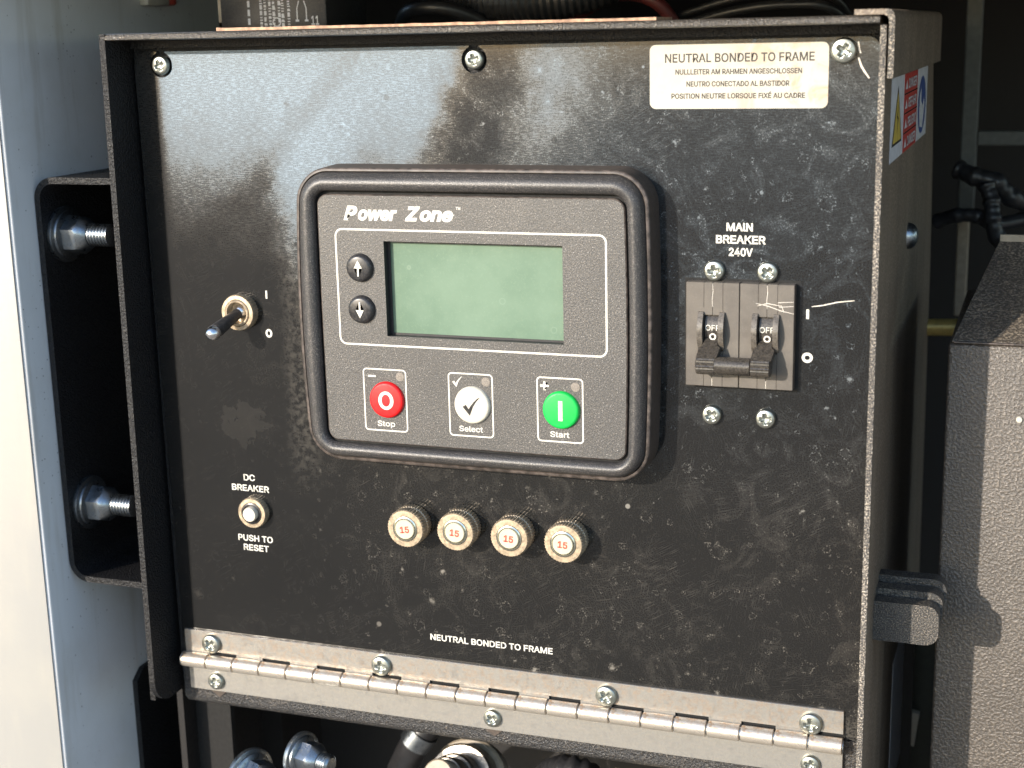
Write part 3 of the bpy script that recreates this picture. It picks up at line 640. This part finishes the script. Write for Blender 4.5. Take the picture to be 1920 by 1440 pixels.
for k in range(2):
    x0 = 222.6 + k * 19.25; box(bm, x0 + 6, x0 + 13.6, 3.5, 4, -108, -94)
sub('slot_floor', bm, 'void', CS)
for k in range(2):
    x0 = 222.6 + k * 19.25
    bm = BM(); box(bm, x0 + 6.1, x0 + 9.45, -4.12, -4.0, -94.3, -91.7); box(bm, x0 + 9.65, x0 + 13.2, -4.12, -4.0, -94.3, -91.7); sub('moulded_tab', bm, 'breaker', CS)
    for cx in (x0 + 5.5, x0 + 13.0):                  # curved cheeks either side of the slot
        bm = BM(); pf = [(-3.9, -107.0)]
        for q in range(13):
            t = q / 12; pf.append((-3.95 - 3.3 * math.sin(math.pi * (.08 + .84 * t)), -106.8 + 13.4 * t))
        pf.append((-3.9, -93.3)); pf += [(3, -93.3), (3, -107.0)]
        loft(bm, [[Vector((x, y, z)) for y, z in pf] for x in (cx - .95, cx + .95)]); sub('cheek', bm, 'cheek', CS, 35)
    bm = BM(); pf = []
    for q in range(15):
        t = q / 14; pf.append((-1.2 - 3.6 * math.sin(math.pi * (.1 + .8 * t)), -106.5 + 13 * t))
    pf += [(4, -93.5), (4, -106.5)]
    loft(bm, [[Vector((x, y, z)) for y, z in pf] for x in (x0 + 7.0, x0 + 11.8)]); RT = part('rocker', bm, 'rocker', 40)
    bm = BM(); text(bm, 'OFF', x0 + 7.3, x0 + 12.3, -99.9, 2.0, -5.0, .008); sub('lettering', bm, 'print', RT)
    bm = BM(); n = 24; P = lambda r, yy: [Vector((x0 + 9.9 + r * math.cos(2 * math.pi * q / n), yy, -102.1 + r * math.sin(2 * math.pi * q / n))) for q in range(n)]
    ring2(bm, P(1.25, -5.05), P(.7, -5.05)); sub('lettering', bm, 'print', RT)
    # arm widening from slot to barrel
    bm = BM(); bx0 = x0 + 5.2
    sec = lambda xa, xb, y, z, t: [Vector((xa, y, z)), Vector((xb, y, z)), Vector((xb, y + t, z - t * .5)), Vector((xa, y + t, z - t * .5))]
    loft(bm, [sec(x0 + 7.2, x0 + 11.8, -4.6, -102.8, 3), sec(x0 + 6.7, x0 + 11.9, -6.8, -104.8, 3), sec(x0 + 5.6, x0 + 13.0, -7.6, -105.4, 3), sec(bx0, x0 + 12.4, -11.2, -108.6, 3)]); sub('arm', bm, 'rocker', RT, 30)
    # knurled barrel
    bm = BM(); n = 40; loops = []
    for x, r_ in ((bx0, 2.9), (bx0 + .3, 3.35), (bx0 + 6.7, 3.35), (bx0 + 7.0, 2.9)):
        loops.append([Vector((x, -9.6 + (r_ - (.22 if (q % 2 and 8 < q < 28) else 0)) * math.cos(2 * math.pi * q / n), -111.4 + (r_ - (.22 if (q % 2 and 8 < q < 28) else 0)) * math.sin(2 * math.pi * q / n))) for q in range(n)])
    loft(bm, loops); sub('barrel', bm, 'rocker', RT, 25)
bm = BM(); tube(bm, [(234.6, -9.6, -111.4), (246.9, -9.6, -111.4)], 3.15, 28); part('tie_bar', bm, 'rocker', 50)
for k in range(2):
    x = 222.6 + k * 19.25 + 9.5
    sub('seam', scratch([(x, -83.3), (x + .15, -86), (x - .1, -89), (x + .05, -91.6)], .10, -4.05), 'scratch', CS)
    sub('seam', scratch([(x, -117.5), (x, -120.2)], .10, -4.05), 'scratch', CS)
for pts in ([(247.5, -89.7), (252, -90.6), (256, -92.0), (260.8, -93.0)], [(248, -90.6), (251.5, -89.6), (256.5, -90.4)], [(260.6, -88.8), (255.2, -89.2), (255.8, -90.8), (260.6, -90.3)], [(256.4, -90.2), (257.3, -92.6)]):
    sub('scratch', scratch(pts, .13, -4.06), 'scratch', CS)
# ---- right side furniture: warning label, button-head screw, latch
def sidebox(bm, y0, y1, z0, z1, x, t=.12): box(bm, x, x + t, y0, y1, z0, z1)
bm = BM(); sidebox(bm, 5, 154, -42.0, -13.6, 290.27); LB = part('warning_label', bm, 'labelwhite', label='red, white and blue warning label')
bm = BM(); sidebox(bm, 50, 104, -42.0, -13.6, 290.42, .06); sub('red_band', bm, 'labelred', LB)
bm = BM()
for z in (-20.9, -28.0, -35.1): sidebox(bm, 50, 104, z - .25, z + .25, 290.5, .04)
sub('band_line', bm, 'void', LB)
for w_, z in (('DANGER', -19.2), ('GEFAHR', -26.3), ('PELIGRO', -33.4), ('DANGER', -40.5)):
    bm = BM(); text(bm, w_, 66, 100, z, 3.6, 0, .02, plane='side', X=290.56); sub('lettering', bm, 'labelwhite', LB)
    bm = BM(); bm.faces.new([bm.verts.new((290.56, y, zz)) for y, zz in ((53, z), (63, z), (58, z + 3.4))]); sub('warning_mark', bm, 'labelwhite', LB)
def sidepoly(pts, x): bm = BM(); bm.faces.new([bm.verts.new((x, y, z)) for y, z in pts]); return bm
sub('triangle', sidepoly([(9.5, -36.9), (44.5, -36.9), (27, -16.6)], 290.45), 'void', LB); sub('triangle', sidepoly([(12.5, -36.0), (41.5, -36.0), (27, -18.6)], 290.5), 'labelyellow', LB)
sub('triangle', sidepoly([(26, -33.5), (30, -28), (27, -27), (28.5, -22), (24.5, -27.5), (27, -28.5)], 290.55), 'void', LB)
sub('disc', sidepoly([(129 + 18.5 * math.cos(2 * math.pi * k / 40), -28.5 + 11.6 * math.sin(2 * math.pi * k / 40)) for k in range(40)], 290.45), 'labelblue', LB)
sub('figure', sidepoly([(117, -24), (124, -21), (124, -27), (134, -29), (138, -25), (141, -30), (133, -38), (120, -37), (116, -31)], 290.5), 'labelwhite', LB)
bm = BM(); lp = [(0, 5.2), (1.2, 5.1), (2.6, 4.3), (3.6, 2.8), (4.1, .3)]
loft(bm, [[Vector((290.25 + h_, 88 + r_ * 1.0 * math.cos(2 * math.pi * k / 28), -77.3 + r_ * math.sin(2 * math.pi * k / 28))) for k in range(28)] for h_, r_ in lp]); part('side_screw', bm, 'zincdark', 60)
for i, (y, dz, dx) in enumerate(((5, 0, 0), (13, 2.2, .7), (21, 4.4, 1.4))):
    bm = BM(); x0, x1, z0, z1 = 290.3, 313.2 + dx, -214 + dz + i * 2, -199.0 + dz; r_ = 4.5
    pf = [(x0, z0), (x1 - r_, z0)] + [(x1 - r_ + r_ * math.cos(math.radians(a_)), z0 + r_ + r_ * math.sin(math.radians(a_))) for a_ in range(-75, 1, 15)] + [(x1 - r_ + r_ * math.cos(math.radians(a_)), z1 - r_ + r_ * math.sin(math.radians(a_))) for a_ in range(0, 91, 15)] + [(x0, z1)]
    loft(bm, [[Vector((x, yy, z)) for x, z in pf] for yy in (y, y + 6.2)]); part('latch', bm, 'latchface', 30)
bm = BM(); lathe_y(bm, [(2.9, 6), (2.9, 5.2), (2.0, 5.0), (0, 5.3)], 24, 304.5, -208.5); part('latch_screw', bm, 'black', 40)
bm = BM(); sidebox(bm, 95, 190, -330, -262, 290.27); part('side_label', bm, 'labelwhite', label='torn blue and white label low on the side')

# ================================================================ mounting bracket at the left
MK = thing('mounting_bracket', (-30, 30, -224), 'black channel bracket bolted to the white post beside the control box', 'bracket')
xo, zo0, zo1, rO, tk = -47.4, -222, -48.6, 9.0, 2.6
def chan(rr_, ins):
    p = [(-4.2, zo1 - ins)]
    p += [(xo + ins + rr_ + rr_ * math.cos(math.radians(a_)), zo1 - ins - rr_ + rr_ * math.sin(math.radians(a_))) for a_ in range(90, 181, 10)]
    p += [(xo + ins + rr_ + rr_ * math.cos(math.radians(a_)), zo0 + ins + rr_ + rr_ * math.sin(math.radians(a_))) for a_ in range(180, 271, 10)]
    return p + [(-6.0, zo0 + ins)]
bm = BM(); o1, i1 = chan(rO, 0), chan(rO - tk, tk); loops = [o1 + i1[::-1]]
loft(bm, [[Vector((x, y, z)) for x, z in loops[0]] for y in (-7.5, 86)]); mk('channel', bm, 'powder_clean', MK, 35)
bm = BM(); pf = [(-8, -23), (-13.4, -28), (-13.4, -270), (85, -270), (85, -23)]
loft(bm, [[Vector((x + lean(z), y, z)) for y, z in pf] for x in (-6.1, -3.75)]); mk('side_plate', bm, 'powder_clean', MK)
def bolt(x, y, z, parent, s_=1.0, ln_=19, yaw=0):
    """flanged nut on a stud whose axis runs along +X"""
    bm = BM(); n = 20; st = [(0, 3.6), (12.2, 3.6)]
    for k in range(int((ln_ - 12) / 1.3)): st += [(12.3 + k * 1.3, 3.4), (12.8 + k * 1.3, 4.2), (13.1 + k * 1.3, 4.2)]
    st.append((ln_, 3.0))
    L = lambda x_, r_, n_=n, ph=0: [Vector((x_, r_ * math.cos(2 * math.pi * q / n_ + ph), r_ * math.sin(2 * math.pi * q / n_ + ph))) for q in range(n_)]
    loft(bm, [L(a_, r_) for a_, r_ in st]); o_ = mk('bolt', bm, 'zincdark', parent, 30); o_.location = Vector((x, y, z)) * S - parent.location; o_.scale = (s_,) * 3; o_.rotation_euler = (0, 0, yaw)
    bm = BM(); loft(bm, [L(0, 10.2, 36), L(.5, 10.4, 36), L(1.9, 10.4, 36), L(2.1, 10.0, 36)]); sub('washer', bm, 'zincdark', o_, 40)
    bm = BM(); loft(bm, [L(2.1, 8.9, 36), L(2.9, 8.8, 36), L(3.6, 7.6, 36)]); sub('flange', bm, 'zincdark', o_, 40)
    bm = BM(); hx = []
    for x_, r_, rnd in ((2.2, 7.5, 0), (8.2, 7.5, 0), (9.2, 7.5, 1), (11.6, 5.2, 2), (12.4, 4.4, 2)):
        lp = []
        for q in range(36):
            a_ = 2 * math.pi * q / 36; c = math.cos((a_ + .35) % (math.pi / 3) - math.pi / 6); rh = 6.5 / c
            rv = rh if rnd == 0 else (min(rh, 6.9) if rnd == 1 else r_)
            lp.append(Vector((x_, rv * math.cos(a_), rv * math.sin(a_))))
        hx.append(lp)
    loft(bm, hx); sub('nut', bm, 'zincdark', o_, 28)
    return o_
bolt(-44.7, 6, -73.5, MK, 1.12, 21.5); bolt(-44.7, 6, -190.5, MK, 1.12, 21.5)

# lower bracket and bolts below the box
LBk = thing('lower_bracket', (30, 40, -420), 'black lower bracket with two zinc flange nuts under the control box', 'bracket')
bm = BM(); pf = [(20, -244), (26, -240), (150, -240), (150, -420), (20, -420)]
loft(bm, [[Vector((x, y, z)) for y, z in pf] for x in (-17, -14)]); mk('upright_plate', bm, 'dark', LBk)
bm = BM(); loft(bm, [[Vector((x, y, z)) for y, z in [(31, -286), (37, -281.5), (87, -281.5), (87, -420), (31, -420)]] for x in (-47.9, -45.4)]); mk('post_plate', bm, 'powder_clean', LBk)
bm = BM(); box(bm, -14, 4, 30, 33, -420, -262); mk('web_plate', bm, 'void', LBk)
bm = BM(); box(bm, -14, 295, 150, 153, -560, -262); mk('rear_plate', bm, 'dark', LBk)
bolt(31.5, -4, -303.5, LBk, 1.15, 18, -.4); bolt(53.5, 2, -294, LBk, 1.0, 18, -.25)

# fitting below the rail
FT = thing('hose_fitting', (130, 10, -330), 'worn steel round fitting on a tan plate under the bottom rail', 'hose fitting')
def cyl_ax(bm, c, ax, st, n=36, hexf=False):
    ax = Vector(ax).normalized(); a = ax.cross(Vector((0, 0, 1))).normalized(); b = ax.cross(a); c = Vector(c)
    loft(bm, [[c + ax * h_ + (a * math.cos(2 * math.pi * k / n) + b * math.sin(2 * math.pi * k / n)) * r_ for k in range(n)] for h_, r_ in st])
AX = (-.05, -.75, .45); FC = (111, 55, -325)
bm = BM(); cyl_ax(bm, FC, AX, [(0, 19), (6, 19), (7, 18)]); mk('backing_disc', bm, 'tan', FT, 40)
bm = BM(); cyl_ax(bm, FC, AX, [(7, 16), (14, 16), (15, 15)]); mk('body', bm, 'fitting', FT, 40)
bm = BM(); cyl_ax(bm, FC, AX, [(15, 11), (22, 11), (23, 10), (23, 8.8), (30, 8.8), (31, 8)]); mk('coupling', bm, 'fitting', FT, 40)
bm = BM(); cyl_ax(bm, FC, AX, [(31, 7.2), (38, 7.2), (39, 6.4), (39, 1)]); mk('cap', bm, 'tan', FT, 40)
o = thing('ribbed_hose', (160, 20, -330), 'black ribbed hose beside the round fitting', 'hose')
bm = BM(); pts = spline([(140, 75, -333), (152, 48, -312), (166, 42, -306), (180, 60, -330)], 60); tube(bm, pts, 7, 16, rfun=lambda i: 7 + .9 * math.sin(i * 1.6)); mk('hose', bm, 'hose', o, 60)
o = thing('tan_bracket', (190, 20, -330), 'tan plate with a serrated edge under the bottom rail', 'plate')
bm = BM(); pf = [(187, -291)]
for k in range(14): pf += [(187 + k * .55 + (.9 if k % 2 else 0), -291 - k * 2.4)]
pf += [(225, -326), (222, -294)]
pf = [p for i, p in enumerate(pf) if i != 0]
loft(bm, [[Vector((x, y, z)) for x, z in pf] for y in (22, 25)]); mk('plate', bm, 'tan', o)

for nm, pts, r, lab in (('rubber_hose', [(60, 90, -345), (75, 80, -320), (88, 95, -305), (92, 130, -300)], 7, 'thick smooth black rubber hose below the hinge, left of the round fitting'),
                        ('rubber_hose', [(228, 90, -350), (236, 75, -322), (252, 80, -308), (275, 110, -305)], 8, 'thick black rubber hose below the hinge, right of the tan plate')):
    o = thing(nm, pts[1], lab, 'hose'); bm = BM(); tube(bm, spline(pts, 40), r, 16); mk('hose', bm, 'hose', o, 90)
    bm = BM(); p_ = Vector(pts[1]); q_ = (Vector(pts[2]) - Vector(pts[0])).normalized(); tube(bm, [p_ - q_ * 4, p_ + q_ * 4], r + .8, 20); mk('clamp', bm, 'zincdark', o, 40)

# ================================================================ things over the box top
o = thing('metal_strip', (127, 0, 7.3), 'thin rusty metal strip lying along the top of the control box', 'strip')
bm = BM(); loops = []
for k in range(41):
    t = k / 40; x = 43 + 170 * t; j = random.uniform(-.12, .12); h_ = 8.25 + j + (.25 if k == 0 else 0)
    loops.append([Vector((x, -9 + j * 2, 7.25)), Vector((x, -9 + j * 2, h_)), Vector((x, 14, h_)), Vector((x, 14, 7.25))])
loft(bm, loops); mk('strip', bm, 'copper', o)
RY = thing('relay', (30, 62, 7), 'black relay block with pale printed wiring marks behind the control box', 'relay')
bm = BM(); box(bm, 5, 55, 60, 100, 7.5, 60, .8, 2); mk('relay_case', bm, 'black', RY, 40)
def marks(fn):
    bm = BM(); fn(bm); mk('printed_mark', bm, 'labelwhite', RY)
marks(lambda bm: [flat(bm, [(18.2, z), (19.3, z), (19.3, z + 2.6), (18.2, z + 2.6)], 59.9) for z in (9.8, 13.4, 17.0)])
def rows(bm):
    for i, x in enumerate((24.0, 26.0, 28.2, 30.0, 32.6, 34.2, 37.0)):
        z = 8.4
        while z < 21.5:
            h_ = random.choice((.5, .5, 1.0, 1.8)); flat(bm, [(x, z), (x + random.uniform(.8, 1.5), z), (x + 1.1, z + h_), (x, z + h_)], 59.9); z += h_ + random.uniform(.35, .8)
marks(rows)
def contact(bm):
    ring2(bm, circ(31.8, 10.6, 2.0, 59.88, 24), circ(31.8, 10.6, 1.5, 59.88, 24))
    for x, sx_ in ((41.5, 1), (45.8, -1)):
        flat(bm, [(x - .25, 11), (x + .25, 11), (x + .25, 16), (x + .25 + sx_ * 1.0, 19), (x - .25 + sx_ * 1.0, 19), (x - .25, 16)], 59.9); flat(bm, [(x - .8, 10.6), (x + .8, 10.6), (x + .8, 11.4), (x - .8, 11.4)], 59.88)
marks(contact)
bm = BM(); text(bm, '11', 48.0, 51.5, 9.2, 3.6, 59.9); mk('lettering', bm, 'labelwhite', RY)
bm = BM(); box(bm, 1.5, 4.9, 64, 72, 11, 30, .4); mk('end_clip', bm, 'tan', RY)
o = thing('marker_lamp', (-44, 98, 20), 'small white and red lamp on the post above the box', 'lamp')
bm = BM(); box(bm, -48, -43, 80, 98, 19.6, 34, 1); mk('white_lens', bm, 'cream', o, 40)
bm = BM(); box(bm, -48, -43, 98.2, 104, 19.8, 34, 1); mk('red_lens', bm, 'redprint', o, 40)
o = thing('corrugated_conduit', (120, 130, 15), 'black corrugated conduit crossing behind the top of the box', 'conduit')
bm = BM(); pts = spline([(60, 150, 40), (90, 130, 22), (125, 120, 17), (160, 135, 26), (190, 160, 60)], 110); tube(bm, pts, 8, 14, rfun=lambda i: 8 + .9 * (i % 2)); mk('conduit', bm, 'hose', o, 30)
o = thing('black_cable', (80, 110, 10), 'smooth black cable curving up behind the box', 'cable')
bm = BM(); tube(bm, spline([(50, 150, -6), (58, 130, 8), (72, 112, 15), (92, 112, 14), (112, 130, 2)], 40), 3.2, 12); mk('cable', bm, 'hose', o, 90)
for i, (z_, r_, lab) in enumerate(((12, 2.0, 'thin black wire low in the tied bundle behind the box'), (17, 1.6, 'thin black wire high in the tied bundle behind the box'))):
    o = thing('wire', (230, 140, z_), lab, 'wire'); bm = BM(); tube(bm, spline([(180, 150, z_ - 8), (210, 140, z_ - 1), (235, 138, z_ + 1), (252, 142, z_ - 2), (262, 170, z_ - 20)], 40), r_, 10); mk('wire', bm, 'hose', o, 90)
o = thing('red_cable', (170, 150, 10), 'dark red cable looping behind the top of the box', 'cable')
bm = BM(); tube(bm, spline([(120, 150, -4), (138, 140, 10), (158, 140, 19), (176, 140, 15), (188, 150, -4)], 40), 3.0, 12); mk('cable', bm, 'redwire', o, 90)
o = thing('grey_bracket', (235, 180, 30), 'dim grey rail behind the top edge of the box', 'rail')
bm = BM(); box(bm, 180, 285, 160, 166, 22, 60, 1); mk('rail', bm, 'darkgreen', o)

# ================================================================ right side: cabinet, frame, hoses, pipe
CB = thing('side_cabinet', (370, 80, -420), 'brown grey textured cabinet with a sloping top to the right of the control box', 'cabinet')
bm = BM(); box(bm, 310.3, 470, 40, 160, -420, -109.9, 1.3, 3); mk('cabinet_body', bm, 'hammer', CB, 40)
bm = BM(); box(bm, 312, 469, 39.2, 41.0, -109.6, -108.9, .25, 2); mk('top_flange', bm, 'lip', CB)
bm = BM(); loft(bm, [[Vector(p) for p in ((311.5, 41.5, -109.7), (470, 41.5, -109.7), (470, 41.5, -108.9), (311.5, 41.5, -108.9))], [Vector(p) for p in ((324.6, 100, -80.9), (470, 100, -80.9), (470, 100, -80.1), (324.6, 100, -80.1))]]); mk('sloping_top', bm, 'hood', CB)
bm = BM(); box(bm, 324.6, 470, 99.6, 101.0, -80.6, -77.6, .2); mk('rear_flange', bm, 'tan', CB)
bm = BM(); lathe_y(bm, [(1.2, 39.9), (1.0, 39.2), (0, 39)], 16, 336.2, -137); mk('paint_chip', bm, 'cream', CB)
GF = thing('steel_rack', (320, 300, -80), 'dim grey steel upright and crossbar deep in the bay at upper right', 'rack')
bm = BM(); box(bm, 297.2, 305.2, 300, 306, -98, 60, .8); mk('upright', bm, 'greygreen', GF)
bm = BM(); box(bm, 305.3, 420, 300, 306, -58.5, -51, .8); mk('crossbar', bm, 'greygreen', GF)
bm = BM(); box(bm, 297, 303, 308, 314, -150, -98, .8); mk('lower_upright', bm, 'tan', GF)
def blob_hose(name, pts, r, lab):
    o = thing(name, pts[len(pts) // 2], lab, 'hose'); bm = BM(); tube(bm, spline(pts, 60), r, 14, rfun=lambda i: r * (1 + .05 * math.sin(i * .9) + .08 * math.sin(i * .45 + 1))); mk('hose', bm, 'hose', o, 60)
blob_hose('wrapped_hose', [(299, 250, -66), (307, 246, -69), (318, 246, -72), (326, 250, -80), (345, 262, -88)], 4.5, 'shiny wrapped black hose below the grey crossbar')
blob_hose('wrapped_hose', [(313, 240, -72), (316, 238, -80), (317, 236, -88), (320, 238, -98), (330, 250, -112)], 4.0, 'shiny wrapped black hose hanging downwards at the right edge')
blob_hose('wrapped_hose', [(290, 250, -92), (300, 244, -88), (310, 242, -88), (318, 246, -92), (335, 260, -90)], 3.5, 'lowest wrapped black hose, just above the sloping cabinet top')
o = thing('yellow_pipe', (293, 230, -140), 'blurred yellow metal pipe in the gap right of the control box', 'pipe')
bm = BM(); tube(bm, [(265, 215, -139.5), (330, 225, -139.0)], 4.2, 16); mk('pipe', bm, 'brass', o, 60)
GP = thing('green_baffle', (300, 200, -420), 'dark green plate low in the gap between control box and cabinet', 'plate')
bm = BM(); box(bm, 262, 330, 200, 204, -460, -290, 1); mk('plate', bm, 'darkgreen', GP)
bm = BM(); flat(bm, [(287.0, -346), (293.5, -349), (295.5, -331), (290.0, -330)], 196, 3.5); mk('painted_sun_patch', bm, 'cream', GP)  # pale piece painted in for a patch of sunlight
bm = BM(); flat(bm, [(309, -347), (312.5, -348), (312.5, -331), (305.5, -330)], 196, 3.5); mk('painted_sun_patch', bm, 'cream', GP)  # second pale shape in place of sunlight in the gap
